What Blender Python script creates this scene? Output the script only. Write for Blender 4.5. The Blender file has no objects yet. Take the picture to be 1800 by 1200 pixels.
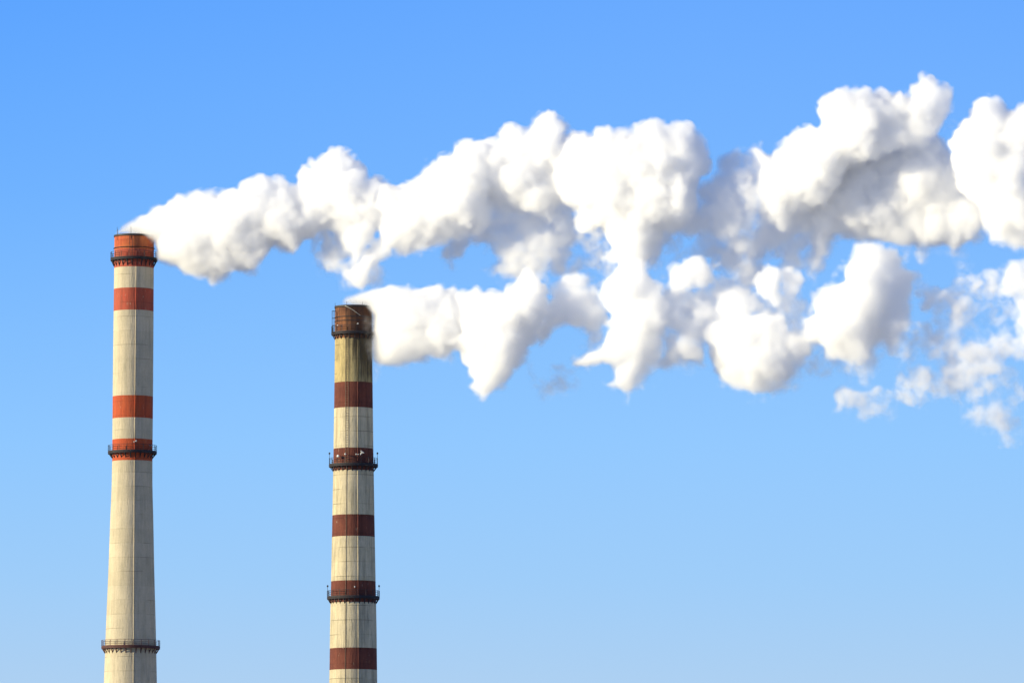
import bpy, math, random
import numpy as np
from mathutils import Vector, Matrix, Euler
import openvdb

rnd = random.Random(7)
SC = bpy.context.scene
COL = SC.collection
R = math.radians

# ------------------------------------------------------------------ camera
HFOV = R(9.0)
PITCH = R(5.7)
CAM_Z = 1.7
D0 = 1144.0                       # distance of the farther stack
cam_d = bpy.data.cameras.new("camera")
cam = bpy.data.objects.new("camera", cam_d)
COL.objects.link(cam)
cam.location = (0, 0, CAM_Z)
cam.rotation_euler = (math.pi / 2 + PITCH, 0, 0)
cam_d.sensor_width = 36
cam_d.lens = 18 / math.tan(HFOV / 2)
cam_d.clip_start = 1.0
cam_d.clip_end = 60000
SC.camera = cam

# ------------------------------------------------------------------ sky
EXPO = 0.66
SUN_EL, SUN_AZ = R(15), R(13)     # azimuth: how far round from due left towards the camera
sun_vec = Vector((-math.cos(SUN_AZ) * math.cos(SUN_EL), -math.sin(SUN_AZ) * math.cos(SUN_EL), math.sin(SUN_EL)))
world = bpy.data.worlds.new("World")
SC.world = world
world.use_nodes = True
nt = world.node_tree
nt.nodes.clear()
L = nt.links.new
out = nt.nodes.new("ShaderNodeOutputWorld")
bg = nt.nodes.new("ShaderNodeBackground")
sky = nt.nodes.new("ShaderNodeTexSky")
sky.sky_type = 'NISHITA'
sky.sun_disc = False
sky.dust_density = 0.3
sky.ozone_density = 4.0
sky.sun_elevation = SUN_EL
sky.sun_rotation = math.atan2(sun_vec.x, sun_vec.y)
tc = nt.nodes.new("ShaderNodeTexCoord")
sep = nt.nodes.new("ShaderNodeSeparateXYZ")
L(tc.outputs["Generated"], sep.inputs[0])
mr = nt.nodes.new("ShaderNodeMapRange")          # sine of elevation 0 .. 12 degrees
mr.inputs["From Min"].default_value = 0.0
mr.inputs["From Max"].default_value = 0.21
L(sep.outputs["Z"], mr.inputs["Value"])
ramp = nt.nodes.new("ShaderNodeValToRGB")
def lin(c):
    return tuple(((v / 255 / 12.92) if v / 255 <= 0.04045 else ((v / 255 + 0.055) / 1.055) ** 2.4) for v in c)
stops = [(0.0, (205, 216, 228)), (0.225, (173, 208, 242)), (0.30, (159, 205, 249)), (0.40, (147, 201, 255)),
         (0.58, (122, 183, 255)), (0.80, (97, 164, 255)), (1.0, (80, 147, 252))]
e = ramp.color_ramp.elements
while len(e) < len(stops):
    e.new(0.5)
for el, (p, c) in zip(e, stops):
    el.position = p
    el.color = (*lin(c), 1)
L(mr.outputs[0], ramp.inputs[0])
# a touch deeper on the left, as the photograph's sky is
hz = nt.nodes.new("ShaderNodeMapRange")
hz.inputs["From Min"].default_value = -0.08
hz.inputs["From Max"].default_value = 0.03
hz.inputs["To Min"].default_value = 1.0
hz.inputs["To Max"].default_value = 0.0
L(sep.outputs["X"], hz.inputs["Value"])
deep = nt.nodes.new("ShaderNodeMix")
deep.data_type = 'RGBA'
deep.blend_type = 'MULTIPLY'
deep.inputs[7].default_value = (0.76, 0.92, 1.0, 1)
hm = nt.nodes.new("ShaderNodeMath")
hm.operation = 'MULTIPLY'
hz2 = nt.nodes.new("ShaderNodeMapRange")
hz2.inputs["From Min"].default_value = 0.06
hz2.inputs["From Max"].default_value = 0.15
L(sep.outputs["Z"], hz2.inputs["Value"])
L(hz.outputs[0], hm.inputs[0])
L(hz2.outputs[0], hm.inputs[1])
L(hm.outputs[0], deep.inputs[0])
L(ramp.outputs[0], deep.inputs[6])
scale = nt.nodes.new("ShaderNodeVectorMath")
scale.operation = 'SCALE'
scale.inputs[3].default_value = 0.15             # the Nishita sky's own strength
tint = nt.nodes.new("ShaderNodeVectorMath")
tint.operation = 'MULTIPLY'
tint.inputs[1].default_value = (0.82, 0.95, 1.25)
L(sky.outputs[0], tint.inputs[0])
L(tint.outputs[0], scale.inputs[0])
up = nt.nodes.new("ShaderNodeMapRange")
up.inputs["From Min"].default_value = 0.17
up.inputs["From Max"].default_value = 0.40
up.interpolation_type = 'SMOOTHSTEP'
L(sep.outputs["Z"], up.inputs["Value"])
mixs = nt.nodes.new("ShaderNodeMix")
mixs.data_type = 'RGBA'
L(up.outputs[0], mixs.inputs[0])
L(deep.outputs[2], mixs.inputs[6])
L(scale.outputs[0], mixs.inputs[7])
L(mixs.outputs[2], bg.inputs[0])
bg.inputs[1].default_value = 1.0 / 2 ** EXPO
L(bg.outputs[0], out.inputs[0])

# ------------------------------------------------------------------ sun
sd = bpy.data.lights.new("sun", 'SUN')
sd.energy = 4.6
sd.angle = R(0.5)
sd.color = (1.0, 0.88, 0.58)
sun = bpy.data.objects.new("sun", sd)
COL.objects.link(sun)
sun.rotation_euler = (-sun_vec).to_track_quat('-Z', 'Y').to_euler()

SC.view_settings.view_transform = 'Standard'
SC.view_settings.look = 'None'
SC.view_settings.exposure = EXPO
SC.view_settings.gamma = 1.0
SC.view_settings.use_curve_mapping = False
cy = SC.cycles
cy.max_bounces = 44
cy.diffuse_bounces = 3
cy.volume_bounces = 26
cy.transparent_max_bounces = 96
cy.sample_clamp_indirect = 8.0
cy.use_denoising = True
cy.use_adaptive_sampling = True
cy.adaptive_threshold = 0.025

# ------------------------------------------------------------------ pixel <-> place
TANH = math.tan(HFOV / 2)
SP, CP = math.sin(PITCH), math.cos(PITCH)
def at(px, py, Y):
    """the point of the vertical plane at distance Y that the photograph shows at px, py (of 1800 x 1200)"""
    u = (px - 900) / 900 * TANH
    v = (600 - py) / 900 * TANH
    dy = CP - v * SP
    dz = SP + v * CP
    return u / dy * Y, Y, CAM_Z + dz / dy * Y
def M_PER_PX(Y):
    return TANH / 900 * Y

# ------------------------------------------------------------------ helpers
class MB:
    def __init__(self):
        self.v, self.f, self.m, self.s = [], [], [], []
    def add(self, vs, fs, mi=0, smooth=False):
        o = len(self.v)
        self.v += [tuple(p) for p in vs]
        self.f += [tuple(i + o for i in f) for f in fs]
        self.m += [mi] * len(fs)
        self.s += [smooth] * len(fs)
    def box(self, c, s, rot=0.0, mi=0):
        cx, cy_, cz = c
        a, b = math.cos(rot), math.sin(rot)
        vs = []
        for dz in (-1, 1):
            for dx, dy in ((-1, -1), (1, -1), (1, 1), (-1, 1)):
                x, y = dx * s[0] / 2, dy * s[1] / 2
                vs.append((cx + x * a - y * b, cy_ + x * b + y * a, cz + dz * s[2] / 2))
        self.add(vs, [(3, 2, 1, 0), (4, 5, 6, 7), (0, 1, 5, 4), (1, 2, 6, 5), (2, 3, 7, 6), (3, 0, 4, 7)], mi)
    def tube(self, pts, r, n=6, mi=0, closed=False):
        pts = [Vector(p) for p in pts]
        rings = []
        N = len(pts)
        for i, p in enumerate(pts):
            if closed:
                t = pts[(i + 1) % N] - pts[i - 1]
            else:
                t = pts[min(i + 1, N - 1)] - pts[max(i - 1, 0)]
            t.normalize()
            ref = Vector((0, 0, 1)) if abs(t.z) < 0.9 else Vector((1, 0, 0))
            a = t.cross(ref).normalized()
            b = a.cross(t).normalized()
            rings.append([p + (a * math.cos(k / n * math.tau) + b * math.sin(k / n * math.tau)) * r for k in range(n)])
        vs = [q for ring in rings for q in ring]
        fs = []
        for i in range(N if closed else N - 1):
            j = (i + 1) % N
            for k in range(n):
                fs.append((i * n + k, j * n + k, j * n + (k + 1) % n, i * n + (k + 1) % n))
        if not closed:
            fs.append(tuple(range(n)))
            fs.append(tuple((N - 1) * n + n - 1 - k for k in range(n)))
        self.add(vs, fs, mi, True)
    def lathe(self, prof, n=64, mi=0, mats=None, closed=False):
        """prof: (radius, z) list going round; mats: material per segment"""
        vs = []
        for r, z in prof:
            for k in range(n):
                t = k / n * math.tau
                vs.append((r * math.cos(t), r * math.sin(t), z))
        o = len(self.v)
        self.v += vs
        P = len(prof)
        for i in range(P if closed else P - 1):
            j = (i + 1) % P
            for k in range(n):
                k2 = (k + 1) % n
                self.f.append((o + i * n + k, o + i * n + k2, o + j * n + k2, o + j * n + k))
                self.m.append(mats[i] if mats else mi)
                self.s.append(True)
    def ball(self, c, r, mi=0, n=10, sq=1.0):
        vs, fs = [], []
        m = n // 2
        for i in range(m + 1):
            ph = math.pi * i / m
            for k in range(n):
                t = k / n * math.tau
                vs.append((c[0] + r * math.sin(ph) * math.cos(t), c[1] + r * math.sin(ph) * math.sin(t), c[2] + r * sq * math.cos(ph)))
        for i in range(m):
            for k in range(n):
                fs.append((i * n + k, (i + 1) * n + k, (i + 1) * n + (k + 1) % n, i * n + (k + 1) % n))
        self.add(vs, fs, mi, True)
    def build(self, name, mats, parent=None, loc=(0, 0, 0)):
        me = bpy.data.meshes.new(name)
        me.from_pydata(self.v, [], self.f)
        for m in (mats if isinstance(mats, (list, tuple)) else [mats]):
            me.materials.append(m)
        me.polygons.foreach_set("material_index", self.m)
        me.polygons.foreach_set("use_smooth", self.s)
        me.validate()
        me.update()
        o = bpy.data.objects.new(name, me)
        COL.objects.link(o)
        o.location = loc
        if parent:
            o.parent = parent
        return o

def tag(o, label=None, cat=None, group=None, kind=None):
    for k, v in (("label", label), ("category", cat), ("group", group), ("kind", kind)):
        if v:
            o[k] = v
    return o

# ------------------------------------------------------------------ materials
def new_mat(name):
    m = bpy.data.materials.new(name)
    m.use_nodes = True
    n = m.node_tree
    b = n.nodes["Principled BSDF"]
    return m, n, b
class NB:
    """small node builder"""
    def __init__(self, nt):
        self.nt = nt
    def put(self, sock, v):
        if hasattr(v, "links") or hasattr(v, "is_linked"):
            self.nt.links.new(v, sock)
        elif v is not None:
            sock.default_value = v
    def math(self, op, a, b=None, c=None, clamp=False):
        n = self.nt.nodes.new("ShaderNodeMath")
        n.operation = op
        n.use_clamp = clamp
        for i, v in enumerate((a, b, c)):
            if v is not None:
                self.put(n.inputs[i], v)
        return n.outputs[0]
    def rng(self, v, a, b, c=0.0, d=1.0, smooth=True):
        n = self.nt.nodes.new("ShaderNodeMapRange")
        n.interpolation_type = 'SMOOTHSTEP' if smooth else 'LINEAR'
        self.put(n.inputs[0], v)
        for i, x in zip((1, 2, 3, 4), (a, b, c, d)):
            n.inputs[i].default_value = x
        return n.outputs[0]
    def noise(self, vec, scale, detail=4, rough=0.55, dist=0.0):
        n = self.nt.nodes.new("ShaderNodeTexNoise")
        self.put(n.inputs["Vector"], vec)
        n.inputs["Scale"].default_value = scale
        n.inputs["Detail"].default_value = detail
        n.inputs["Roughness"].default_value = rough
        n.inputs["Distortion"].default_value = dist
        return n.outputs[0]
    def comb(self, x, y, z):
        n = self.nt.nodes.new("ShaderNodeCombineXYZ")
        for i, v in enumerate((x, y, z)):
            self.put(n.inputs[i], v)
        return n.outputs[0]
    def mix(self, f, a, b, mode='MIX'):
        n = self.nt.nodes.new("ShaderNodeMix")
        n.data_type = 'RGBA'
        n.blend_type = mode
        self.put(n.inputs[0], f)
        self.put(n.inputs[6], a if not isinstance(a, tuple) else (*a[:3], 1))
        self.put(n.inputs[7], b if not isinstance(b, tuple) else (*b[:3], 1))
        return n.outputs[2]

def shaft_mat(name, base, worn, dirt, streak=0.5, joint=0.5, soot=None, peel=0.0, ztop=140.0, seed=0.0, joint_h=2.5):
    """weathered concrete or paint on a round stack; all wear runs round the shaft and down it"""
    m, n, b = new_mat(name)
    N = NB(n)
    tcn = n.nodes.new("ShaderNodeTexCoord")
    sp = n.nodes.new("ShaderNodeSeparateXYZ")
    n.links.new(tcn.outputs["Object"], sp.inputs[0])
    X, Y, Z = sp.outputs
    ang = N.math('ARCTAN2', X, N.math('MULTIPLY', Y, -1.0))       # 0 towards the camera, seam at the back
    arc = N.math('MULTIPLY', ang, 3.8)
    flat = N.comb(arc, seed, Z)
    tall = N.comb(arc, seed + 3.1, N.math('MULTIPLY', Z, 0.06))
    tall2 = N.comb(arc, seed + 9.1, N.math('MULTIPLY', Z, 0.16))
    st = N.rng(N.noise(tall, 1.6, 5, 0.62), 0.42, 0.72)
    st2 = N.rng(N.noise(tall2, 4.5, 3, 0.6), 0.45, 0.75)
    blot = N.noise(flat, 0.35, 5, 0.6)
    fine = N.noise(flat, 3.0, 4, 0.6)
    c = N.mix(N.rng(blot, 0.35, 0.70), base, worn)
    c = N.mix(N.math('MULTIPLY', st, streak), c, dirt)
    c = N.mix(N.math('MULTIPLY', st2, streak * 0.6), c, dirt)
    c = N.mix(N.rng(fine, 0.35, 0.75, 0.0, 0.35), c, N.mix(1.0, c, (0.75, 0.73, 0.68), 'MULTIPLY'))
    # formwork lifts: a fine joint line each lift, with short runs of dirt below it
    lift = N.math('FRACT', N.math('DIVIDE', Z, joint_h))
    lineh = N.math('LESS_THAN', lift, 0.035)
    runs = N.math('MULTIPLY', N.rng(lift, 0.55, 1.0), N.rng(N.noise(N.comb(N.math('MULTIPLY', arc, 3.0), seed, N.math('FLOOR', N.math('DIVIDE', Z, joint_h))), 1.0, 2), 0.52, 0.7))
    patch = N.rng(N.noise(flat, 0.22, 3, 0.5), 0.42, 0.62)
    jm = N.math('MULTIPLY', N.math('MAXIMUM', lineh, N.math('MULTIPLY', runs, 0.5)), N.math('MULTIPLY', patch, joint))
    c = N.mix(jm, c, tuple(v * 0.45 for v in dirt))
    # lift-to-lift difference in tone
    tone = N.noise(N.comb(seed + 5.0, N.math('FLOOR', N.math('DIVIDE', Z, joint_h)), 0.0), 1.7, 0)
    c = N.mix(N.rng(tone, 0.3, 0.7, 0.0, 0.35), c, N.mix(1.0, c, (0.80, 0.79, 0.74), 'MULTIPLY'))
    # vertical board marks
    vb = N.math('LESS_THAN', N.math('FRACT', N.math('MULTIPLY', ang, 36 / math.tau)), 0.05)
    c = N.mix(N.math('MULTIPLY', vb, 0.13), c, tuple(v * 0.5 for v in dirt))
    if peel > 0:
        pl = N.rng(N.noise(N.comb(arc, seed + 20, N.math('MULTIPLY', Z, 0.5)), 2.2, 6, 0.7), 0.66 - 0.1 * peel, 0.70)
        c = N.mix(N.math('MULTIPLY', pl, peel), c, (0.42, 0.34, 0.24))
    if soot:
        depth, colr, strength = soot
        zt = N.math('SUBTRACT', ztop, Z)
        base_s = N.rng(zt, 0.0, depth, 1.0, 0.0, False)
        jag = N.noise(N.comb(N.math('MULTIPLY', arc, 1.0), seed + 40, N.math('MULTIPLY', Z, 0.05)), 2.0, 4, 0.65)
        lee = N.rng(ang, -0.9, 0.9, -0.30, 0.55)                     # the plume lies on the right-hand side and stains it
        s = N.rng(N.math('ADD', N.math('ADD', base_s, N.math('MULTIPLY', N.math('SUBTRACT', jag, 0.5), 1.6)), lee), 0.25, 0.95)
        s = N.math('MULTIPLY', s, N.rng(base_s, 0.0, 0.25))
        c = N.mix(N.math('MULTIPLY', s, strength), c, colr)
    n.links.new(c, b.inputs["Base Color"])
    b.inputs["Roughness"].default_value = 0.9
    b.inputs["Specular IOR Level"].default_value = 0.2
    bp = n.nodes.new("ShaderNodeBump")
    bp.inputs["Strength"].default_value = 0.5
    bp.inputs["Distance"].default_value = 0.06
    n.links.new(N.math('ADD', N.math('MULTIPLY', st2, 0.8), N.math('MULTIPLY', fine, 0.8)), bp.inputs["Height"])
    n.links.new(bp.outputs[0], b.inputs["Normal"])
    return m

def plain(name, col, rough=0.6, metal=0.0, wear=0.25, sc=3.0):
    m, n, b = new_mat(name)
    N = NB(n)
    tcn = n.nodes.new("ShaderNodeTexCoord")
    f = N.noise(tcn.outputs["Object"], sc, 4, 0.6)
    c = N.mix(N.rng(f, 0.35, 0.7, 0.0, wear * 2), col, tuple(v * 0.45 for v in col))
    n.links.new(c, b.inputs["Base Color"])
    b.inputs["Roughness"].default_value = rough
    b.inputs["Metallic"].default_value = metal
    return m

steel_dark = plain("dark_steel", (0.022, 0.018, 0.022), 0.7)
dull_steel = plain("weathered_steel", (0.20, 0.15, 0.10), 0.8)
steel_red = plain("rusty_red_steel", (0.10, 0.035, 0.028), 0.7)
flue_dark = plain("sooty_flue", (0.02, 0.018, 0.016), 0.95)
cap_mat = plain("cap_iron", (0.05, 0.04, 0.035), 0.6, 0.3)
white_paint = plain("white_enamel", (0.55, 0.55, 0.53), 0.4, 0, 0.1)
grey_pipe = plain("grey_conduit", (0.42, 0.40, 0.34), 0.7)
rust_pipe = plain("rusty_conduit", (0.12, 0.07, 0.045), 0.8)

# ------------------------------------------------------------------ ground
gm, gn, gb = new_mat("winter_field")
N = NB(gn)
g_tc = gn.nodes.new("ShaderNodeTexCoord")
c = N.mix(N.rng(N.noise(g_tc.outputs["Object"], 0.01, 6, 0.6), 0.35, 0.55), (0.16, 0.14, 0.09), (0.40, 0.41, 0.44))  # pale snow tone on the unseen ground, added to bounce fill light upwards
c = N.mix(N.rng(N.noise(g_tc.outputs["Object"], 0.8, 5, 0.6), 0.45, 0.8, 0.0, 0.5), c, (0.36, 0.37, 0.40))
gn.links.new(c, gb.inputs["Base Color"])
gb.inputs["Roughness"].default_value = 0.95
g = MB()
gs = 40
ext = 30000.0
def gcoord(i):
    t = i / gs * 2 - 1
    return math.copysign(abs(t) ** 2.5, t) * ext
for j in range(gs + 1):
    for i in range(gs + 1):
        g.v.append((gcoord(i), gcoord(j), 0.0))
for j in range(gs):
    for i in range(gs):
        a = j * (gs + 1) + i
        g.f.append((a, a + 1, a + gs + 2, a + gs + 1)); g.m.append(0); g.s.append(True)
tag(g.build("ground", gm), kind="structure")

# ------------------------------------------------------------------ stacks
def platform(parent, z, r_in, r_out, name="platform", rail_h=1.15, nb=28, nposts=18, mat=None, bracket_h=1.0, light=False, phase=0.0):
    mat = mat or steel_dark
    d = MB()
    d.lathe([(r_in + 0.02, z - 0.06), (r_out, z - 0.02), (r_out, z + 0.10), (r_in + 0.02, z + 0.10)][::1], 72, closed=True)
    # edge beam under the deck
    d.lathe([(r_out - 0.14, z - 0.24), (r_out - 0.03, z - 0.24), (r_out - 0.03, z - 0.062), (r_out - 0.14, z - 0.062)], 72, closed=True)
    deck = d.build(name, mat, parent)
    rl = MB()
    rr = r_out - 0.05
    n = 72
    for k, hh in enumerate((rail_h, rail_h * 0.68, rail_h * 0.36)):
        rl.tube([(rr * math.cos(i / n * math.tau), rr * math.sin(i / n * math.tau), z + 0.1 + hh) for i in range(n)], 0.036 if k == 0 else 0.024, 6, closed=True)
    for i in range(nposts):
        t = (i + phase) / nposts * math.tau
        rl.box((rr * math.cos(t), rr * math.sin(t), z + 0.1 + rail_h / 2), (0.07, 0.07, rail_h), t)
    # toe board
    rl.lathe([(rr + 0.01, z + 0.105), (rr + 0.03, z + 0.105), (rr + 0.03, z + 0.27), (rr + 0.01, z + 0.27)], 72, closed=True)
    rl.build("railing", mat, deck)
    proto = None
    for i in range(nb):
        t = (i + 0.35) / nb * math.tau
        if proto is None:
            b = MB()
            w = 0.07
            a0 = (r_in - 0.03, 0, -0.24); a1 = (r_out - 0.15, 0, -0.24); a2 = (r_in - 0.03, 0, -bracket_h)
            # horizontal arm, diagonal strut, wall plate
            b.box(((a0[0] + a1[0]) / 2, 0, -0.15), (a1[0] - a0[0], w * 1.6, 0.17))
            b.tube([(a1[0] - 0.02, 0, -0.2), (a2[0] + 0.05, 0, a2[2] + 0.05)], 0.075, 6)
            b.box((r_in - 0.005, 0, -bracket_h / 2 - 0.1), (0.08, 0.16, bracket_h))
            proto = b.build("bracket", mat, deck)
            o = proto
        else:
            o = proto.copy()
            COL.objects.link(o)
            o.parent = deck
        o.location = (0, 0, z)
        o.rotation_euler = (0, 0, t)
    return deck

def build_stack(name, Y, axis_top, axis_bot, profile, bands, mats, label, plats):
    """axis_*: (px, py) of the axis; profile: (py, half width px); bands: (py_top, py_bottom, material index)"""
    top = Vector(at(*axis_top, Y)); bot = Vector(at(*axis_bot, Y))
    dirv = (top - bot).normalized()
    base = bot - dirv * (bot.z / dirv.z)
    root = bpy.data.objects.new(name, None)
    COL.objects.link(root)
    root.location = base
    root.rotation_euler = dirv.to_track_quat('Z', 'Y').to_euler()
    root.rotation_euler = Euler((math.atan2(-dirv.y, dirv.z), math.atan2(dirv.x, dirv.z), 0))
    tag(root, label, "smokestack")
    mpp = M_PER_PX(Y)
    def zof(py):
        # height of the near side of the shaft seen at py
        hw = rad_px(py) * mpp
        return at(0, py, Y - hw)[2] / dirv.z
    def rad_px(py):
        pr = profile
        if py >= pr[-1][0]:
            (a, ra), (b, rb) = pr[-2], pr[-1]
            return rb + (py - b) * (rb - ra) / (b - a) * 0.9
        for (a, ra), (b, rb) in zip(pr, pr[1:]):
            if py <= b:
                return ra + (rb - ra) * max(0, (py - a)) / (b - a)
        return pr[-1][1]
    def r_of(py):
        return rad_px(py) * mpp
    # outer profile, bottom to top, with a cut at every paint edge
    cuts = sorted({b[0] for b in bands} | {b[1] for b in bands} | set(range(int(bands[0][0]), 1700, 22)))
    cuts = [c_ for c_ in cuts if c_ >= bands[0][0]]
    segs = []
    prof, pm = [], []
    seq = sorted(cuts, reverse=True)
    base_r = r_of(1740)
    prof.append((base_r, -0.5))
    for py in seq:
        z = zof(py)
        if z < 1:
            continue
        prof.append((r_of(py), z))
    # materials per segment
    for i in range(len(prof) - 1):
        if i == 0:
            pm.append(0); continue
        py = [q for q in seq if zof(q) >= 1][i - 1]
        mi = 0
        for (a, b, k) in bands:
            if a < py <= b:
                mi = k
        pm.append(mi)
    zt = prof[-1][1]; rt = prof[-1][0]
    s = MB()
    s.lathe(prof, 128, mats=pm)
    n_in = len(mats)
    # the mouth: rim top, then the flue going down
    s.lathe([(rt, zt), (rt - 0.03, zt + 0.03), (rt - 0.55, zt + 0.03), (rt - 0.6, zt - 0.05), (rt - 0.62, zt - 18.0), (0.01, zt - 18.0)], 128, mi=n_in)
    s.build("shaft", mats + [flue_dark], root)
    # iron cap ring, made of short plates
    cp = MB()
    cp.lathe([(rt + 0.03, zt - 0.28), (rt + 0.10, zt - 0.26), (rt + 0.12, zt + 0.08), (rt - 0.62, zt + 0.10), (rt - 0.62, zt + 0.035), (rt + 0.03, zt + 0.035)], 96, closed=True)
    cp.build("cap_ring", cap_mat, root)
    for (py, r_px, kw) in plats:
        # py: row of the deck on the near side
        z = at(0, py, Y - r_px * mpp)[2] / dirv.z
        ri = r_of(py)
        platform(root, z, ri, r_px * mpp, **kw)
    return root, zof, r_of, zt, rt

LEFT_Y, RIGHT_Y = D0, D0 - 26

lw = dict(streak=0.33, joint=0.55)
L_concrete = shaft_mat("left_concrete", (0.56, 0.48, 0.335), (0.49, 0.425, 0.30), (0.24, 0.215, 0.15), seed=1.0, **lw)
L_red = shaft_mat("left_red_paint", (0.45, 0.080, 0.030), (0.42, 0.09, 0.035), (0.20, 0.05, 0.03), streak=0.5, joint=0.35, peel=0.4, seed=2.0)
L_red_worn = shaft_mat("left_red_faded", (0.44, 0.085, 0.05), (0.38, 0.10, 0.06), (0.18, 0.06, 0.04), streak=0.6, joint=0.5, peel=0.45, seed=3.0)
L_top = shaft_mat("left_top_orange", (0.52, 0.155, 0.055), (0.46, 0.10, 0.045), (0.14, 0.05, 0.03), streak=0.55, joint=0.7, peel=0.25, seed=4.0, joint_h=1.35)
R_conc = shaft_mat("right_concrete", (0.59, 0.505, 0.335), (0.50, 0.435, 0.30), (0.17, 0.15, 0.10), streak=0.52, joint=0.75, seed=11.0)
R_brown = shaft_mat("right_brown_paint", (0.165, 0.052, 0.034), (0.12, 0.038, 0.028), (0.06, 0.022, 0.018), streak=0.55, joint=0.4, peel=0.4, seed=12.0)

bpy.context.view_layer.update()

l_prof = [(410, 35.0), (480, 35.0), (600, 35.4), (700, 35.6), (800, 35.4), (860, 36.0), (900, 37.6), (1000, 40.3), (1100, 43.8), (1200, 46.6)]
l_bands = [(411, 436, 3), (436, 468, 2), (468, 505, 0), (505, 544, 2), (544, 694, 0), (694, 733, 1), (733, 770, 0), (770, 808, 1), (808, 5000, 0)]
left, lz, lr, lzt, lrt = build_stack(
    "smokestack", LEFT_Y, (236, 410), (229.3, 1190), l_prof, l_bands, [L_concrete, L_red, L_red_worn, L_top],
    "taller pale concrete chimney with orange-red bands, left of the brown-banded one",
    [(452, 41.8, dict(nb=26, bracket_h=1.25)), (792, 43.3, dict(nb=26)), (1135, 51.8, dict(nb=32, nposts=22, mat=steel_red, bracket_h=1.05))])

# the shorter stack: soot near the mouth needs the height of the mouth
_rt = at(0, 535, RIGHT_Y - 3.3)[2]
R_top = shaft_mat("right_top_brown", (0.30, 0.125, 0.055), (0.19, 0.075, 0.038), (0.05, 0.025, 0.018), streak=0.6, joint=0.6, peel=0.2,
                  soot=(10.0, (0.035, 0.024, 0.020), 0.75), ztop=_rt, seed=13.0, joint_h=1.6)
R_soot = shaft_mat("right_concrete_sooty", (0.50, 0.40, 0.19), (0.36, 0.29, 0.145), (0.12, 0.10, 0.055), streak=0.8, joint=0.8,
                   soot=(15.5, (0.045, 0.036, 0.024), 0.93), ztop=_rt, seed=14.0)
r_prof = [(535, 32.6), (600, 33.0), (700, 34.0), (800, 35.3), (900, 37.0), (1020, 39.2), (1100, 40.9), (1190, 42.0), (1200, 42.2)]
r_bands = [(536, 593, 2), (593, 670, 3), (670, 715, 1), (715, 786, 0), (786, 825, 1), (825, 903, 0), (903, 941, 1), (941, 1019, 0),
           (1019, 1057, 1), (1057, 1137, 0), (1137, 1175, 1), (1175, 1255, 0), (1255, 1293, 1), (1293, 5000, 0)]
right, rz, rr_, rzt, rrt = build_stack(
    "smokestack", RIGHT_Y, (621.5, 535), (621, 1190), r_prof, r_bands, [R_conc, R_brown, R_top, R_soot],
    "shorter sooty chimney with dark brown bands, right of the orange-red one",
    [(583, 39.5, dict(nb=24)), (815, 43.5, dict(nb=26, phase=0.5)), (1048, 46.5, dict(nb=28))])

def on_shaft(zf, rf, axis_px, px, py, Y, off=0.0):
    """local position on the near face of a stack at image position px, py"""
    mpp = M_PER_PX(Y)
    x = (px - axis_px) * mpp
    r = rf(py) + off
    x = max(-r * 0.999, min(r * 0.999, x))
    return (x, -math.sqrt(r * r - x * x), zf(py))

def vert_run(parent, zf, rf, axis_of, Y, px0, px1, py0, py1, r, name, mat, step=20):
    b = MB()
    pts = []
    py = py0
    while True:
        t = (py - py0) / (py1 - py0)
        pts.append(on_shaft(zf, rf, axis_of(py), px0 + (px1 - px0) * t, py, Y, r + 0.03))
        if py >= py1:
            break
        py = min(py1, py + step)
    b.tube(pts, r, 6)
    return b.build(name, mat, parent)

lax = lambda py: 236 + (py - 410) * (229.3 - 236) / 780
rax = lambda py: 621.4
# conduits and ladders
def shade_rib(parent, zf, rf, axis_of, Y, frac, bands, mats, py0, py1, r):
    """an added rib cast with the shaft and painted with it; it catches the low sun and shades what lies beyond"""
    b = MB()
    for (a, c_, k) in bands:
        a, c_ = max(a, py0), min(c_, py1)
        if c_ <= a:
            continue
        n = max(1, int((c_ - a) / 25))
        pts = []
        for i in range(n + 1):
            py = a + (c_ - a) * i / n
            pts.append(on_shaft(zf, rf, 0.0, frac * rf(py) / M_PER_PX(Y), py, Y, r * 0.45))
        b.tube(pts, r, 8, mi=k)
    return b.build("shade_rib", mats, parent)  # added for the shadow it casts along the shaft, not a part of the stack
shade_rib(left, lz, lr, lax, LEFT_Y, 0.17, l_bands, [L_concrete, L_red, L_red_worn, L_top], 440, 1600, 0.085)
shade_rib(right, rz, rr_, rax, RIGHT_Y, 0.24, r_bands, [R_conc, R_brown, R_top, R_soot], 596, 1600, 0.085)
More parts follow.
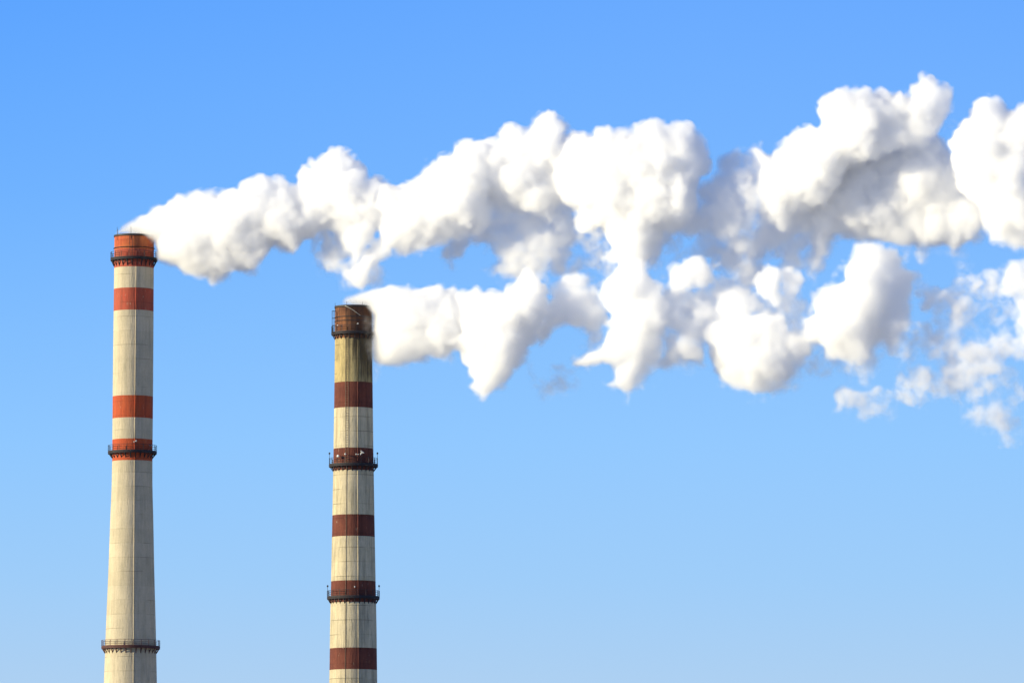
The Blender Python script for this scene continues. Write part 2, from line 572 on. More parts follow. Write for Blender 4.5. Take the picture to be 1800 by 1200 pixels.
def ladder(parent, zf, rf, axis_of, Y, px, py0, py1, mat, off=0.25, hoops=True, side=False):
    b = MB()
    rails = []
    for d in (-0.25, 0.25):
        pts = []
        py = py0
        while True:
            x, y, z = on_shaft(zf, rf, axis_of(py), px, py, Y, off)
            a = math.atan2(y, x)
            pts.append((x - math.sin(a) * d, y + math.cos(a) * d, z))
            if py >= py1:
                break
            py = min(py1, py + 12)
        rails.append(pts)
        b.tube(pts, 0.03, 5)
    z0, z1 = rails[0][-1][2], rails[0][0][2]
    nr = int((z1 - z0) / 0.4)
    for i in range(nr):
        t = i / nr
        def pick(p):
            q = t * (len(p) - 1)
            k = min(int(q), len(p) - 2)
            return Vector(p[len(p) - 1 - k]).lerp(Vector(p[len(p) - 2 - k]), q - k)
        b.tube([pick(rails[0]), pick(rails[1])], 0.02, 4)
    if hoops:
        nh = max(2, int((z1 - z0) / 1.2))
        strips = [[], [], []]
        for i in range(nh + 1):
            t = i / nh
            z = z0 + (z1 - z0) * t
            p0 = Vector(rails[0][-1]).lerp(Vector(rails[0][0]), t); p1 = Vector(rails[1][-1]).lerp(Vector(rails[1][0]), t)
            c0 = (p0 + p1) / 2
            rad = Vector((c0.x, c0.y, 0)).normalized()
            tan = Vector((-rad.y, rad.x, 0))
            pts = [c0 + tan * (math.cos(u) * 0.36) + rad * (math.sin(u) * 0.62) for u in [k / 8 * math.pi for k in range(9)]]
            b.tube(pts, 0.03, 5)
            for s_, k in zip(strips, (2, 4, 6)):
                s_.append(pts[k])
        for s_ in strips:
            b.tube(s_, 0.022, 4)
    return b.build("ladder", mat, parent)
ladder(left, lz, lr, lax, LEFT_Y, 232.5, 412, 452, steel_dark, hoops=False)
ladder(right, rz, rr_, rax, RIGHT_Y, 589.5, 545, 583, steel_dark, off=0.3)
ladder(right, rz, rr_, rax, RIGHT_Y, 610.5, 584, 814, dull_steel, off=0.06, hoops=False)
vert_run(right, rz, rr_, rax, RIGHT_Y, 610, 608, 820, 1200, 0.035, "conduit", dull_steel)

# cables and stays at the mouths
b = MB()
p = [on_shaft(rz, rr_, 621.4, x, y, RIGHT_Y, 0.12) for x, y in ((607, 537), (613, 540), (620, 544), (627, 549), (634, 554))]
b.tube(p, 0.05, 5)
b.build("stay_cable", grey_pipe, right)
b = MB()
n = 60
for zz in (1.9, 2.6):
    b.tube([((rrt + 0.08) * math.cos(i / n * math.tau), (rrt + 0.08) * math.sin(i / n * math.tau), rzt - zz) for i in range(n)], 0.06, 5, closed=True)
b.build("tension_hoop", steel_dark, right)
b = MB()
for zz in (2.25,):
    b.tube([((lrt + 0.10) * math.cos(i / n * math.tau), (lrt + 0.10) * math.sin(i / n * math.tau), lzt - zz) for i in range(n)], 0.07, 5, closed=True)
b.build("tension_hoop", steel_dark, left)
def rod(parent, rt, zt, deg, h, rr=0.03):
    t = R(deg)
    b = MB()
    x, y = (rt + 0.03) * math.cos(t), (rt + 0.03) * math.sin(t)
    b.tube([(x, y, zt - 0.9), (x, y, zt + h)], rr, 5)
    b.ball((x, y, zt + h), rr * 1.8, n=6)
    return b.build("lightning_rod", steel_dark, parent)
for dg in (-96, -40, 25, 90, 150, 215):
    rod(left, lrt, lzt, dg, 1.3)
for dg in (-60, 0, 75, 130, 190, 250):
    rod(right, rrt, rzt, dg, 0.55)

# aviation lights and aerials on the galleries
def lamp_post(parent, x, y, z, h=1.7, col=steel_dark, r=0.16):
    b = MB()
    b.tube([(x, y, z), (x, y, z + h)], 0.035, 5)
    b.ball((x, y, z + h + 0.05), r, n=10, sq=1.2)
    b.lathe
    return b.build("warning_light", col, parent)
mR = M_PER_PX(RIGHT_Y)
for py, rp in ((815, 43.5), (1048, 46.5)):
    z = at(0, py, RIGHT_Y)[2]
    for sx in (-1, 1):
        lamp_post(right, sx * (rp * mR - 0.12), 0.0, z + 0.05, 1.62 + 0.1)
def dish(parent, pos, r, name="aerial_dish"):
    """small round aerial on a bracket, facing out"""
    b = MB()
    x, y, z = pos
    out_ = Vector((x, y, 0)).normalized()
    s = out_.cross(Vector((0, 0, 1))).normalized()
    upv = Vector((0, 0, 1))
    c0 = Vector(pos) + out_ * 0.45
    b.tube([Vector(pos) - out_ * 0.1, c0], 0.05, 6)
    vs = []
    rings = [(1.0, 0.22), (1.0, 0.12), (0.75, 0.02), (0.35, -0.06), (0.0, -0.08)]
    n = 14
    for q, dd in rings:
        for k in range(n):
            t = k / n * math.tau
            vs.append(c0 + (s * math.cos(t) + upv * math.sin(t)) * (q * r + 1e-3) + out_ * dd)
    fs = []
    for i in range(len(rings) - 1):
        for k in range(n):
            fs.append((i * n + k, (i + 1) * n + k, (i + 1) * n + (k + 1) % n, i * n + (k + 1) % n))
    fs.append(tuple(range(n)))
    b.add(vs, fs, 0, True)
    return b.build(name, white_paint, parent)
dish(right, on_shaft(rz, rr_, 621.4, 599, 801, RIGHT_Y), 0.26)
dish(right, on_shaft(rz, rr_, 621.4, 610, 798, RIGHT_Y), 0.15)
dish(right, on_shaft(rz, rr_, 621.4, 626.5, 798.5, RIGHT_Y), 0.12)
dish(right, on_shaft(rz, rr_, 621.4, 629.5, 798.5, RIGHT_Y), 0.09)
dish(right, on_shaft(rz, rr_, 621.4, 624.5, 1031, RIGHT_Y), 0.12)
b = MB()     # whip of short arms: the aerial cluster
px0 = Vector(on_shaft(rz, rr_, 621.4, 634, 796, RIGHT_Y))
o_ = Vector((px0.x, px0.y, 0)).normalized()
q0 = px0 + o_ * 0.8
b.tube([px0, q0], 0.05, 6)
for dx, dz in ((0.35, 0.02), (-0.1, 0.3), (-0.18, -0.28), (0.15, 0.15)):
    b.tube([q0, q0 + Vector((dx, -0.1, dz))], 0.08, 6)
    b.ball(q0 + Vector((dx, -0.1, dz)), 0.1, n=8)
b.build("aerial_cluster", white_paint, right)
dish(left, on_shaft(lz, lr, lax(776), 237.5, 776.5, LEFT_Y), 0.11)
dish(left, on_shaft(lz, lr, lax(776), 240.5, 775, LEFT_Y), 0.15)
dish(left, on_shaft(lz, lr, lax(780), 263.5, 781, LEFT_Y), 0.10)
dish(right, on_shaft(rz, rr_, 621.4, 598.5, 571, RIGHT_Y), 0.10)
dish(right, on_shaft(rz, rr_, 621.4, 628.5, 569, RIGHT_Y), 0.12)

# ------------------------------------------------------------------ smoke
def vol_mat(name, density, color=(0.998, 0.998, 0.999), g=0.0):
    m = bpy.data.materials.new(name)
    m.use_nodes = True
    n = m.node_tree
    n.nodes.clear()
    o = n.nodes.new("ShaderNodeOutputMaterial")
    s = n.nodes.new("ShaderNodeVolumeScatter")
    s.inputs["Color"].default_value = (*color, 1)
    s.inputs["Density"].default_value = density
    s.inputs["Anisotropy"].default_value = g
    n.links.new(s.outputs[0], o.inputs["Volume"])
    return m
def core_mat():
    m, n, b = new_mat("dense_steam")
    b.inputs["Base Color"].default_value = (0.86, 0.86, 0.87, 1)
    b.inputs["Roughness"].default_value = 1.0
    b.inputs["Specular IOR Level"].default_value = 0.0
    return m
#PARAMS
LEVELS = [(-6.0, 0.025), (-3.0, 0.06), (-0.5, 0.15), (3.0, 0.32), (8.0, 0.55), (16.0, 0.9)]   # shells, one inside the other: (depth below the nominal outline, density per metre)
CORE = 54.0
VOX = 2.2
steam = [vol_mat("steam", d_) for _, d_ in LEVELS]
core_m = core_mat()

def upsample(a, shape):
    """trilinear resample of a small random lattice onto a dense grid, one axis at a time"""
    for ax, n in enumerate(shape):
        t = np.linspace(0, a.shape[ax] - 1.001, n)
        i = t.astype(int)
        f = (t - i).astype(np.float32)
        f = f * f * (3 - 2 * f)
        sh = [1, 1, 1]
        sh[ax] = n
        f = f.reshape(sh)
        a = np.take(a, i, ax) * (1 - f) + np.take(a, i + 1, ax) * f
    return a
def vnoise(rs, shape, cell):
    lat = [max(3, int(s * VOX / cell) + 2) for s in shape]
    return upsample(rs.uniform(-1, 1, lat).astype(np.float32), shape)

def worley(P, cell, seed):
    """distance to the nearest jittered point over cell, for points P (n x 3, px); 0 at a bump's centre"""
    q = P / cell
    base = np.floor(q).astype(np.int64)
    best = np.full(len(P), 9.0, np.float32)
    for dx in (-1, 0, 1):
        for dy in (-1, 0, 1):
            for dz in (-1, 0, 1):
                c = base + (dx, dy, dz)
                h = (c[:, 0] * 73856093) ^ (c[:, 1] * 19349663) ^ (c[:, 2] * 83492791) ^ (seed * 2654435)
                h = (h ^ (h >> 13)) * 1274126177
                h = h ^ (h >> 16)
                j0 = (h & 1023) / 1023.0
                j1 = ((h >> 10) & 1023) / 1023.0
                j2 = ((h >> 20) & 1023) / 1023.0
                d = (q[:, 0] - c[:, 0] - j0) ** 2 + (q[:, 1] - c[:, 1] - j1) ** 2 + (q[:, 2] - c[:, 2] - j2) ** 2
                np.minimum(best, d.astype(np.float32), out=best)
    return np.sqrt(best)

def poly_sdf(poly, gx, gy):
    """signed distance to a polygon (positive inside) at the outer grid gx x gy"""
    X, Y = np.meshgrid(gx, gy, indexing='ij')
    best = np.full(X.shape, 1e9, np.float32)
    ins = np.zeros(X.shape, bool)
    n = len(poly)
    for i in range(n):
        x0, y0 = poly[i]
        x1, y1 = poly[(i + 1) % n]
        ex, ey = x1 - x0, y1 - y0
        l2 = ex * ex + ey * ey + 1e-9
        t = np.clip(((X - x0) * ex + (Y - y0) * ey) / l2, 0, 1)
        d = (X - x0 - t * ex) ** 2 + (Y - y0 - t * ey) ** 2
        np.minimum(best, d, out=best)
        cond = ((y0 > Y) != (y1 > Y)) & (X < ex * (Y - y0) / (ey + 1e-12) + x0)
        ins ^= cond
    d = np.sqrt(best)
    return np.where(ins, d, -d)

def plume(name, label, puffs, Ybase, px_origin, drift, seed, bump=1.0):
    rs = np.random.RandomState(seed)
    xs = [p[0] for q in puffs for p in q['p']]
    ys = [p[1] for q in puffs for p in q['p']]
    x0, x1, y0, y1 = min(xs) - 20, max(xs) + 20, min(ys) - 20, max(ys) + 20
    wr = 165
    gx = np.arange(x0, x1, VOX, dtype=np.float32)
    gy = np.arange(y0, y1, VOX, dtype=np.float32)
    gw = np.arange(-wr, wr, VOX, dtype=np.float32)
    shape = (len(gx), len(gy), len(gw))
    F = np.full(shape, -30.0, np.float32)
    U = np.zeros(shape, np.float32)
    GN = np.ones(shape, np.float32)
    # slow warps shared by the whole plume
    n1 = vnoise(rs, shape, 45.0)
    n2 = vnoise(rs, shape, 45.0)
    m1 = vnoise(rs, shape, 16.0)
    m2 = vnoise(rs, shape, 16.0)
    # lobes on the faces turned to and from the viewer
    PX = np.stack(np.meshgrid(gx, gy, [0.0], indexing='ij'), -1).reshape(-1, 3) + 5000
    grow = np.clip((gx - px_origin) / 250.0, 0.15, 1.0)[:, None]
    relief = []
    for side in (0, 1):
        a_ = (worley(PX, 90.0, seed + 31 + side).reshape(shape[:2]) - 0.5) * -46 + (worley(PX, 42.0, seed + 41 + side).reshape(shape[:2]) - 0.5) * -20
        relief.append((a_ * grow).astype(np.float32))
    for q in puffs:
        poly = q['p']
        pxs = [p[0] for p in poly]; pys = [p[1] for p in poly]
        pad = 22
        i0 = max(0, int((min(pxs) - pad - x0) / VOX)); i1 = min(len(gx), int((max(pxs) + pad - x0) / VOX) + 1)
        j0 = max(0, int((min(pys) - pad - y0) / VOX)); j1 = min(len(gy), int((max(pys) + pad - y0) / VOX) + 1)
        sx, sy = gx[i0:i1], gy[j0:j1]
        d = poly_sdf(poly, sx, sy).astype(np.float32)
        Rm = float(d.max()) * q.get('r', 1.0)
        Rm = max(Rm, float(d.max()))
        # wider-than-needed depth range
        c = q.get('w', 0.0)
        k0 = max(0, int((c - Rm - 45 + wr) / VOX)); k1 = min(len(gw), int((c + Rm + 45 + wr) / VOX) + 1)
        w = gw[k0:k1][None, None, :]
        wa = q.get('warp', 5.0)
        # warp: sample the outline field a little aside
        ii = np.arange(i1 - i0)[:, None, None] + n1[i0:i1, j0:j1, k0:k1] * (wa / VOX) + m1[i0:i1, j0:j1, k0:k1] * (wa * 0.5 / VOX)
        jj = np.arange(j1 - j0)[None, :, None] + n2[i0:i1, j0:j1, k0:k1] * (wa / VOX) + m2[i0:i1, j0:j1, k0:k1] * (wa * 0.5 / VOX)
        ii = np.clip(ii, 0, i1 - i0 - 1.001); jj = np.clip(jj, 0, j1 - j0 - 1.001)
        ia = ii.astype(np.int32); ja = jj.astype(np.int32)
        fi = (ii - ia).astype(np.float32); fj = (jj - ja).astype(np.float32)
        ds = (d[ia, ja] * (1 - fi) + d[ia + 1, ja] * fi) * (1 - fj) + (d[ia, ja + 1] * (1 - fi) + d[ia + 1, ja + 1] * fi) * fj
        zs = q.get('zs', 1.0)
        rf, rb = relief[0][i0:i1, j0:j1, None], relief[1][i0:i1, j0:j1, None]
        big = min(1.0, Rm / 60.0)
        w0 = (w - c) / zs
        ww = np.where(w0 > 0, np.maximum(w0 - rf * big * np.clip(w0 / 30, 0, 1), 0.0), w0 + rb * big * np.clip(-w0 / 30, 0, 1))
        f = Rm - np.sqrt((Rm - ds) ** 2 + ww ** 2)
        # softer towards the lower right of a puff
        soft = q.get('s', 1.0)
        ny = (sy - min(pys)) / (max(pys) - min(pys))
        nx = (sx - min(pxs)) / (max(pxs) - min(pxs))
        under = np.clip((ny[None, :] - 0.45) * 1.1 + (nx[:, None] - 0.5) * 0.5, 0, 1)[:, :, None]
        gain = (2.1 - 1.6 * np.clip(under * q.get('u', 1.0), 0, 1)) / soft
        f = f * np.where(f > 0, gain, np.clip(gain, 0.5, 2.2))
        cap = q.get('cap', None)
        if cap is not None:
            f = np.minimum(f, cap)
        sub = F[i0:i1, j0:j1, k0:k1]
        kk = 14.0                                                    # blend neighbouring puffs
        h = np.clip(0.5 + 0.5 * (f - sub) / kk, 0, 1)
        blend = sub * (1 - h) + f * h + kk * h * (1 - h) * np.clip((np.minimum(f, sub) + 6) / 10, 0, 1)
        sub[...] = blend
        us = U[i0:i1, j0:j1, k0:k1]
        loose = np.clip(under * 0.8 + (soft - 1.0) * 0.7, 0, 1) * (0.35 if cap is not None and cap < 4.5 else 1.0)
        us[...] = us * (1 - h) + loose * h
        gs_ = GN[i0:i1, j0:j1, k0:k1]
        gs_[...] = gs_ * (1 - h) + gain * h
    # cauliflower: rounded bumps of three sizes, only near the surface
    band = np.nonzero((F > -22) & (F < 75))
    P = np.stack([band[0] * VOX, band[1] * VOX, band[2] * VOX], 1).astype(np.float32)
    P += 900
    wv = np.stack([m1[band], m2[band], n1[band]], 1) * 5
    P = P + wv * 1.4
    amp = 1.0
    dlt = np.zeros(len(P), np.float32)
    for cell, a, sd_ in ((54.0, 17.0, 1), (27.0, 19.0, 2), (14.0, 12.0, 3), (8.0, 5.0, 4)):
        dlt += a * bump * (0.37 - worley(P, cell, seed * 7 + sd_) ** 2).astype(np.float32)
    near = np.clip((P[:, 0] - 900) / 220.0, 0.22, 1.0)               # fine and tight at the mouth, larger downwind
    dlt -= 1.3
    F[band] += dlt * amp * near * np.clip(GN[band], 0.85, 1.9) * (1.0 - 0.3 * U[band])
    # ragged, torn edges where the smoke is loose
    tear = np.zeros(shape, np.float32)
    for cell, a in ((60.0, 9.0), (28.0, 8.0), (14.0, 3.5)):
        tear += (1.0 - 2.2 * np.abs(vnoise(rs, shape, cell))) * a
    low = np.clip((16.0 - F) / 16.0, 0, 1)
    F -= np.where(F > -16, (tear - 2.0) * U * low, 0)
    F -= np.where((F > -16) & (F < 6), (vnoise(rs, shape, 7.0)) * 2.0, 0)
    verts, faces, mis = [], [], []
    off = 0
    levels = [l for l, _ in LEVELS] + [CORE]
    # each shell of smoke has an outer skin and, a hair outside the next shell, an inner skin facing in
    skins = []
    for li, lv in enumerate(levels):
        skins.append((li, lv, False))
        if li + 1 < len(levels) - 1:
            skins.append((li, levels[li + 1] - 0.06, True))
    for li, lv, inner in skins:
        G = np.clip(lv - F, -4, 4) if lv != CORE else np.clip(lv - np.minimum(F, F / GN * 1.6), -4, 4)
        G[0], G[-1], G[:, 0], G[:, -1], G[:, :, 0], G[:, :, -1] = 4, 4, 4, 4, 4, 4
        grid = openvdb.FloatGrid(4.0)
        grid.copyFromArray(np.ascontiguousarray(G, dtype=np.float32), tolerance=0.0)
        r_ = grid.convertToPolygons(isovalue=0.0, adaptivity=0.0)
        pts, quads = (r_[0], r_[-1])
        pts = np.asarray(pts, np.float64)
        quads = np.asarray(quads, np.int64).reshape(-1, 4)
        if len(quads) == 0:
            continue
        px = x0 + pts[:, 0] * VOX
        py = y0 + pts[:, 1] * VOX
        w = -wr + pts[:, 2] * VOX + drift * (px - px_origin)
        Yd = Ybase - w * M_PER_PX(Ybase)
        x, y, z = at(px, py, Yd)
        W = np.stack([x, y, z], 1)
        a_, b_, c_ = W[quads[:, 0]], W[quads[:, 1]], W[quads[:, 2]]
        ctr = W.mean(0)
        sv = np.einsum('ij,ij->i', a_ - ctr, np.cross(b_ - ctr, c_ - ctr)).sum()
        if (sv < 0) != inner:
            quads = quads[:, ::-1]
        verts.append(W); faces.append(quads + off); mis.append(np.full(len(quads), li, np.int32))
        off += len(W)
    V = np.concatenate(verts).astype(np.float32); Q = np.concatenate(faces).astype(np.int32); MI = np.concatenate(mis)
    me = bpy.data.meshes.new(name)
    me.vertices.add(len(V)); me.vertices.foreach_set("co", V.ravel())
    me.loops.add(Q.size); me.loops.foreach_set("vertex_index", Q.ravel())
    me.polygons.add(len(Q))
    me.polygons.foreach_set("loop_start", np.arange(0, Q.size, 4, dtype=np.int32))
    me.polygons.foreach_set("use_smooth", np.ones(len(Q), bool))
    for m in steam + [core_m]:
        me.materials.append(m)
    me.polygons.foreach_set("material_index", MI)
    me.update(calc_edges=True)
    o = bpy.data.objects.new(name, me)
    COL.objects.link(o)
    tag(o, label, "smoke")
    print(name, shape, len(V), len(Q), [int((MI == i).sum()) for i in range(len(levels))])
    return o

P1 = [
 dict(p=[(203,412),(214,399),(232,386),(250,376),(270,378),(276,415),(240,419)], w=0, r=1.6, cap=2.2, s=1.3, warp=4),
 dict(p=[(540,400),(600,400),(640,430),(640,500),(600,505),(560,480)], w=-15, zs=0.6, s=1.9, cap=-0.5, warp=12),
 dict(p=[(1000,400),(1060,400),(1080,450),(1060,500),(1000,480),(960,480)], w=-30, zs=0.6, s=1.9, cap=-1.5, warp=12),
 dict(p=[(203,411),(215,402),(228,391),(237,388),(247,379),(260,371),(270,362),(280,358),(290,359),(300,355),(313,348),(327,351),(337,341),(350,337),(362,342),(372,335),(382,340),(395,336),(407,332),(418,330),(430,321),(447,315),(457,308),(473,317),(490,315),(503,321),(520,326),(540,340),(548,380),(540,423),(527,440),(513,447),(500,437),(480,430),(467,443),(453,467),(447,483),(430,478),(413,474),(400,485),(387,491),(370,500),(360,490),(345,487),(327,480),(313,470),(290,460),(275,457),(274,440),(268,425),(250,420),(235,415),(220,411)], w=0, warp=4),
 dict(p=[(380,400),(440,380),(470,400),(465,440),(450,475),(420,470),(385,485),(350,478),(350,440)], w=28, warp=4),
 dict(p=[(500,330),(517,323),(522,310),(533,293),(547,290),(550,280),(570,275),(580,267),(593,263),(610,266),(623,275),(635,290),(643,307),(648,320),(660,315),(672,315),(674,327),(690,345),(695,370),(680,400),(665,412),(650,430),(632,455),(625,467),(615,460),(600,440),(592,420),(575,408),(560,410),(540,423),(515,430),(495,400)], w=0),
 dict(p=[(555,410),(570,405),(595,415),(610,435),(628,455),(645,430),(665,420),(668,470),(667,495),(655,508),(640,508),(620,500),(608,485),(590,490),(570,478),(560,455),(565,435)], w=-10, cap=3.0, s=1.5, warp=9),
 dict(p=[(655,347),(665,333),(673,321),(685,318),(697,320),(715,322),(730,322),(737,311),(740,297),(750,289),(770,286),(775,279),(797,273),(800,263),(813,253),(827,249),(843,250),(858,258),(862,300),(870,340),(860,390),(840,415),(815,425),(790,427),(767,432),(740,438),(713,448),(702,444),(690,437),(680,440),(668,436),(664,420),(670,400),(660,375),(650,360)], w=25),
 dict(p=[(664,415),(650,432),(640,450),(627,463),(607,477),(604,484),(615,490),(625,500),(634,507),(642,495),(650,478),(662,460),(680,442),(690,437)], w=25, r=1.6, warp=3),
 dict(p=[(830,265),(843,250),(860,245),(878,242),(880,230),(890,222),(907,223),(922,232),(933,228),(940,220),(943,210),(952,201),(960,199),(970,205),(977,212),(990,211),(997,223),(995,240),(1005,260),(1010,300),(1000,350),(960,380),(900,380),(850,370),(835,320)], w=0),
 dict(p=[(820,380),(870,350),(960,340),(1010,350),(1018,375),(1010,400),(1003,425),(1005,445),(990,465),(970,482),(940,488),(907,491),(887,490),(862,482),(870,462),(862,440),(855,425),(830,425),(822,440),(815,455),(797,475),(785,465),(778,450),(785,425),(800,400)], w=-32, zs=0.85, s=1.7, warp=9, cap=5.0),
 dict(p=[(963,303),(968,287),(983,267),(994,250),(996,236),(1003,230),(1013,230),(1027,235),(1043,235),(1057,228),(1070,227),(1083,232),(1100,227),(1117,232),(1121,222),(1133,219),(1147,216),(1160,218),(1173,222),(1193,218),(1213,221),(1223,232),(1233,247),(1243,265),(1250,283),(1245,300),(1232,317),(1228,350),(1225,385),(1200,405),(1165,410),(1155,430),(1140,460),(1130,480),(1100,485),(1085,478),(1083,465),(1068,467),(1063,453),(1075,440),(1070,430),(1063,412),(1057,402),(1040,400),(1020,385),(1012,372),(1000,361),(977,347),(967,325)], w=35),
 dict(p=[(1012,378),(1012,410),(1023,417),(1040,410),(1055,402),(1045,388),(1025,380)], w=35, r=1.5, warp=3),
 dict(p=[(1140,400),(1230,330),(1250,320),(1300,330),(1310,380),(1290,410),(1250,425),(1225,410),(1185,415),(1165,440),(1155,468),(1130,475),(1130,430)], w=-10, s=1.8, warp=8, cap=5.0),
 dict(p=[(1240,322),(1257,312),(1267,291),(1276,273),(1290,266),(1307,268),(1317,261),(1330,257),(1350,290),(1360,350),(1350,400),(1325,440),(1300,440),(1280,425),(1240,410),(1200,410),(1215,360)], w=12, zs=0.8, s=1.8, warp=8, cap=2.4),
 dict(p=[(1322,262),(1330,260),(1343,268),(1355,273),(1360,263),(1377,255),(1387,243),(1400,232),(1403,225),(1420,225),(1430,232),(1447,222),(1447,207),(1438,193),(1437,180),(1453,170),(1467,160),(1483,155),(1500,158),(1520,157),(1533,165),(1550,175),(1570,200),(1575,240),(1560,270),(1500,290),(1470,330),(1440,360),(1400,375),(1370,400),(1345,390),(1330,370),(1325,330),(1335,300),(1325,280)], w=30),
 dict(p=[(1520,180),(1533,165),(1550,157),(1560,160),(1570,167),(1583,162),(1600,168),(1603,155),(1618,150),(1622,135),(1637,138),(1647,148),(1667,155),(1675,163),(1675,187),(1673,210),(1667,223),(1650,232),(1620,260),(1560,260),(1530,220)], w=10),
 dict(p=[(1330,380),(1400,300),(1480,260),(1560,230),(1640,235),(1657,245),(1670,265),(1700,300),(1740,360),(1745,400),(1720,423),(1700,437),(1683,447),(1660,437),(1633,440),(1600,437),(1560,432),(1520,430),(1490,427),(1470,418),(1463,450),(1447,473),(1430,480),(1420,460),(1420,420),(1407,410),(1390,417),(1370,430),(1355,440),(1343,455),(1327,460),(1312,445),(1305,420)], w=-46, zs=0.75, s=1.6, warp=8),
 dict(p=[(1245,430),(1290,430),(1330,450),(1335,480),(1310,500),(1280,500),(1260,470)], w=-20, s=1.6, cap=3.0, warp=14),
 dict(p=[(1250,405),(1300,395),(1360,400),(1450,400),(1470,430),(1455,470),(1430,495),(1405,470),(1360,470),(1340,500),(1290,510),(1262,480),(1240,450)], w=-50, zs=0.5, s=1.8, cap=2.4, warp=16),
 dict(p=[(1180,400),(1240,400),(1265,420),(1240,450),(1200,440),(1165,470),(1150,450)], w=-40, zs=0.6, s=1.8, cap=3.0, warp=12),
 dict(p=[(1671,253),(1672,245),(1677,230),(1693,213),(1708,203),(1706,190),(1720,178),(1733,173),(1750,178),(1763,190),(1777,192),(1790,183),(1805,181),(1830,190),(1850,220),(1850,400),(1810,435),(1790,435),(1770,425),(1745,420),(1735,400),(1725,365),(1700,348),(1684,333),(1680,300),(1673,273)], w=40),
]
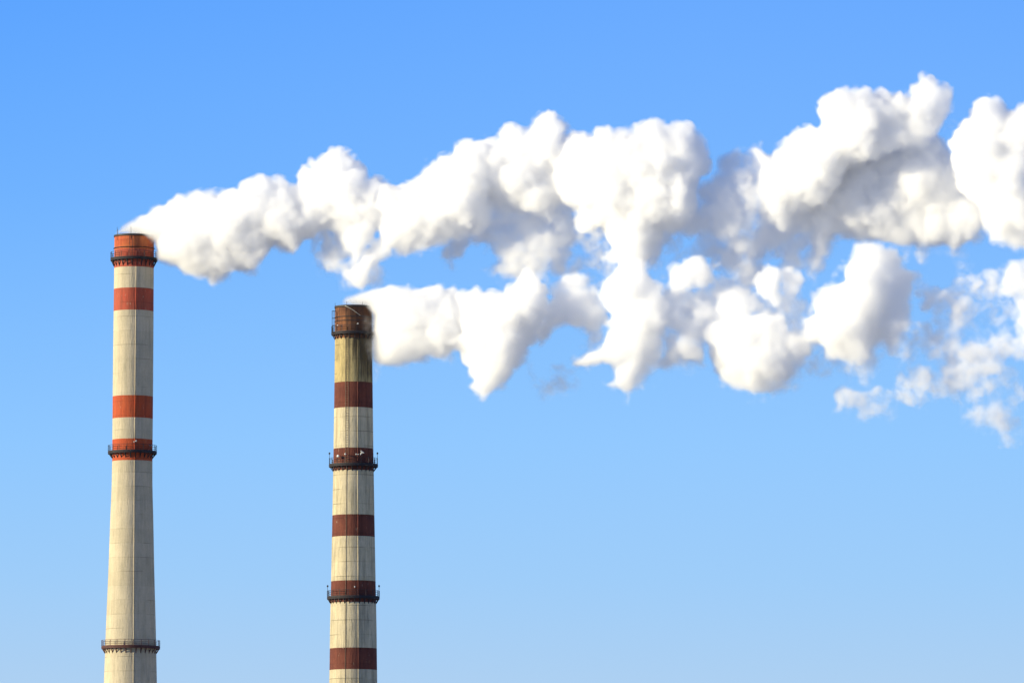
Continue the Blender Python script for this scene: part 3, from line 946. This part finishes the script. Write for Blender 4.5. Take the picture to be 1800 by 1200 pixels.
P2 = [
 dict(p=[(598,536),(612,524),(640,514),(662,522),(662,540),(640,543),(615,540)], w=0, r=1.6, cap=2.0, s=1.3, warp=4),
 dict(p=[(1240,500),(1330,480),(1420,520),(1440,560),(1400,610),(1300,560),(1240,560),(1190,560)], w=-25, zs=0.6, s=1.9, cap=1.0, warp=14),
 dict(p=[(1380,560),(1450,540),(1500,600),(1560,625),(1520,650),(1450,650),(1400,670),(1380,640)], w=-20, zs=0.5, s=1.9, cap=-0.2, warp=14),
 dict(p=[(1580,600),(1620,560),(1680,590),(1760,560),(1790,620),(1790,690),(1770,760),(1720,730),(1680,700),(1620,710),(1580,690)], w=-10, zs=0.5, s=1.9, cap=-1.4, warp=16),
 dict(p=[(1600,500),(1650,520),(1740,480),(1800,470),(1840,520),(1760,560),(1690,600),(1640,560)], w=-20, zs=0.5, s=1.9, cap=-1.0, warp=16),
 dict(p=[(602,530),(610,523),(620,518),(643,512),(667,507),(680,503),(710,503),(733,508),(753,505),(770,503),(782,511),(793,507),(803,515),(815,530),(820,560),(815,600),(800,620),(790,630),(773,636),(750,630),(727,637),(700,643),(680,643),(662,640),(656,630),(653,607),(650,583),(650,557),(642,541),(625,533)], w=0, warp=5),
 dict(p=[(622,535),(640,543),(660,560),(668,600),(671,640),(666,655),(657,655),(652,640),(638,600),(626,560)], w=10, cap=-0.6, s=1.5, warp=6),
 dict(p=[(795,525),(803,515),(820,517),(832,512),(840,508),(848,515),(867,513),(887,517),(897,507),(910,493),(913,482),(920,476),(930,473),(947,478),(958,477),(960,487),(970,493),(973,507),(968,525),(963,540),(957,563),(943,590),(927,617),(912,637),(900,653),(885,675),(872,684),(860,689),(848,690),(838,685),(831,678),(833,668),(820,640),(810,620),(800,612),(780,610),(778,600),(800,580),(805,555),(800,540)], w=25),
 dict(p=[(965,515),(985,500),(998,487),(1010,487),(1027,486),(1040,495),(1048,507),(1060,530),(1075,570),(1070,600),(1045,610),(1030,605),(1025,585),(1010,575),(990,570),(975,570),(965,590),(950,600),(945,580),(955,560)], w=-15, s=1.4, warp=6, cap=9),
 dict(p=[(940,640),(960,650),(985,640),(1000,650),(1003,675),(985,690),(960,698),(945,685),(938,665)], w=-5, cap=-2.0, s=1.9, warp=10),
 dict(p=[(1053,520),(1058,505),(1066,492),(1080,482),(1095,460),(1125,460),(1140,477),(1153,490),(1166,500),(1165,515),(1172,540),(1178,575),(1170,610),(1158,640),(1140,660),(1128,684),(1117,696),(1104,701),(1094,695),(1090,688),(1062,680),(1060,675),(1077,668),(1080,650),(1070,638),(1050,638),(1030,645),(1008,643),(1010,635),(1030,623),(1050,612),(1065,590),(1068,560)], w=20, s=1.4),
 dict(p=[(1166,490),(1173,473),(1183,465),(1203,460),(1218,455),(1230,454),(1243,463),(1251,473),(1260,468),(1253,482),(1253,497),(1240,512),(1215,520),(1185,520),(1168,508)], w=20, r=1.2, warp=3),
 dict(p=[(1160,510),(1200,510),(1240,515),(1270,505),(1310,503),(1340,530),(1320,560),(1270,575),(1245,600),(1240,640),(1215,635),(1190,640),(1165,650),(1150,640),(1165,600)], w=-5, s=1.6, cap=7, warp=9),
 dict(p=[(1326,495),(1333,478),(1350,469),(1363,473),(1370,484),(1370,505),(1376,528),(1368,540),(1355,540),(1345,525),(1330,510)], w=10, r=1.4, warp=4),
 dict(p=[(1368,480),(1375,470),(1390,468),(1405,473),(1413,488),(1405,508),(1392,530),(1378,530),(1370,505)], w=-5, cap=4, s=1.4),
 dict(p=[(1237,590),(1250,570),(1270,557),(1300,555),(1330,548),(1350,540),(1368,540),(1378,560),(1387,578),(1405,575),(1425,580),(1435,600),(1422,618),(1413,637),(1402,657),(1398,672),(1370,675),(1343,687),(1323,693),(1300,687),(1285,678),(1268,668),(1250,650),(1245,630),(1240,610)], w=10, s=1.9, warp=12),
 dict(p=[(1503,440),(1504,430),(1517,424),(1540,423),(1560,428),(1572,437),(1573,446),(1583,450),(1587,467),(1600,478),(1615,481),(1612,497),(1602,513),(1605,543),(1598,573),(1588,600),(1577,620),(1553,617),(1537,620),(1531,630),(1510,637),(1493,645),(1470,640),(1448,628),(1432,612),(1418,600),(1402,590),(1403,578),(1414,565),(1418,553),(1433,543),(1435,523),(1438,508),(1460,500),(1477,487),(1480,468),(1490,462),(1492,450)], w=20, s=1.75, warp=10),
 dict(p=[(1680,480),(1697,483),(1720,490),(1727,500),(1708,517),(1710,533),(1698,550),(1693,573),(1680,587),(1670,580),(1673,557),(1675,540),(1660,528),(1640,537),(1622,543),(1630,525),(1657,508),(1672,497)], w=0, cap=1.0, s=1.8, warp=8),
 dict(p=[(1597,627),(1633,620),(1660,607),(1677,597),(1693,603),(1720,600),(1733,603),(1737,620),(1750,633),(1763,653),(1763,673),(1740,697),(1730,700),(1710,693),(1700,670),(1667,657),(1643,660),(1630,690),(1617,700),(1613,667),(1600,653)], w=0, cap=0.8, s=2.1, warp=8),
 dict(p=[(1740,507),(1762,498),(1768,475),(1780,461),(1800,459),(1850,470),(1850,640),(1810,645),(1790,633),(1768,622),(1766,608),(1786,595),(1780,575),(1780,553),(1783,533),(1767,522)], w=0, cap=4.0, s=1.9, warp=6),
 dict(p=[(1470,690),(1487,680),(1503,687),(1520,690),(1543,682),(1560,683),(1553,700),(1543,720),(1527,723),(1510,713),(1490,712),(1467,720)], w=0, cap=-0.3, s=1.8, warp=6),
 dict(p=[(1700,695),(1722,705),(1740,718),(1758,712),(1763,740),(1770,772),(1750,753),(1733,733)], w=0, cap=-1.5, s=1.8, warp=7),
]
plume("smoke_plume", "larger white smoke plume blowing right from the taller orange-banded chimney", P1, LEFT_Y, 236, 0.35, 5)
plume("smoke_plume", "lower, thinner white smoke plume blowing right from the shorter brown-banded chimney", P2, RIGHT_Y, 621, 0.35, 9)
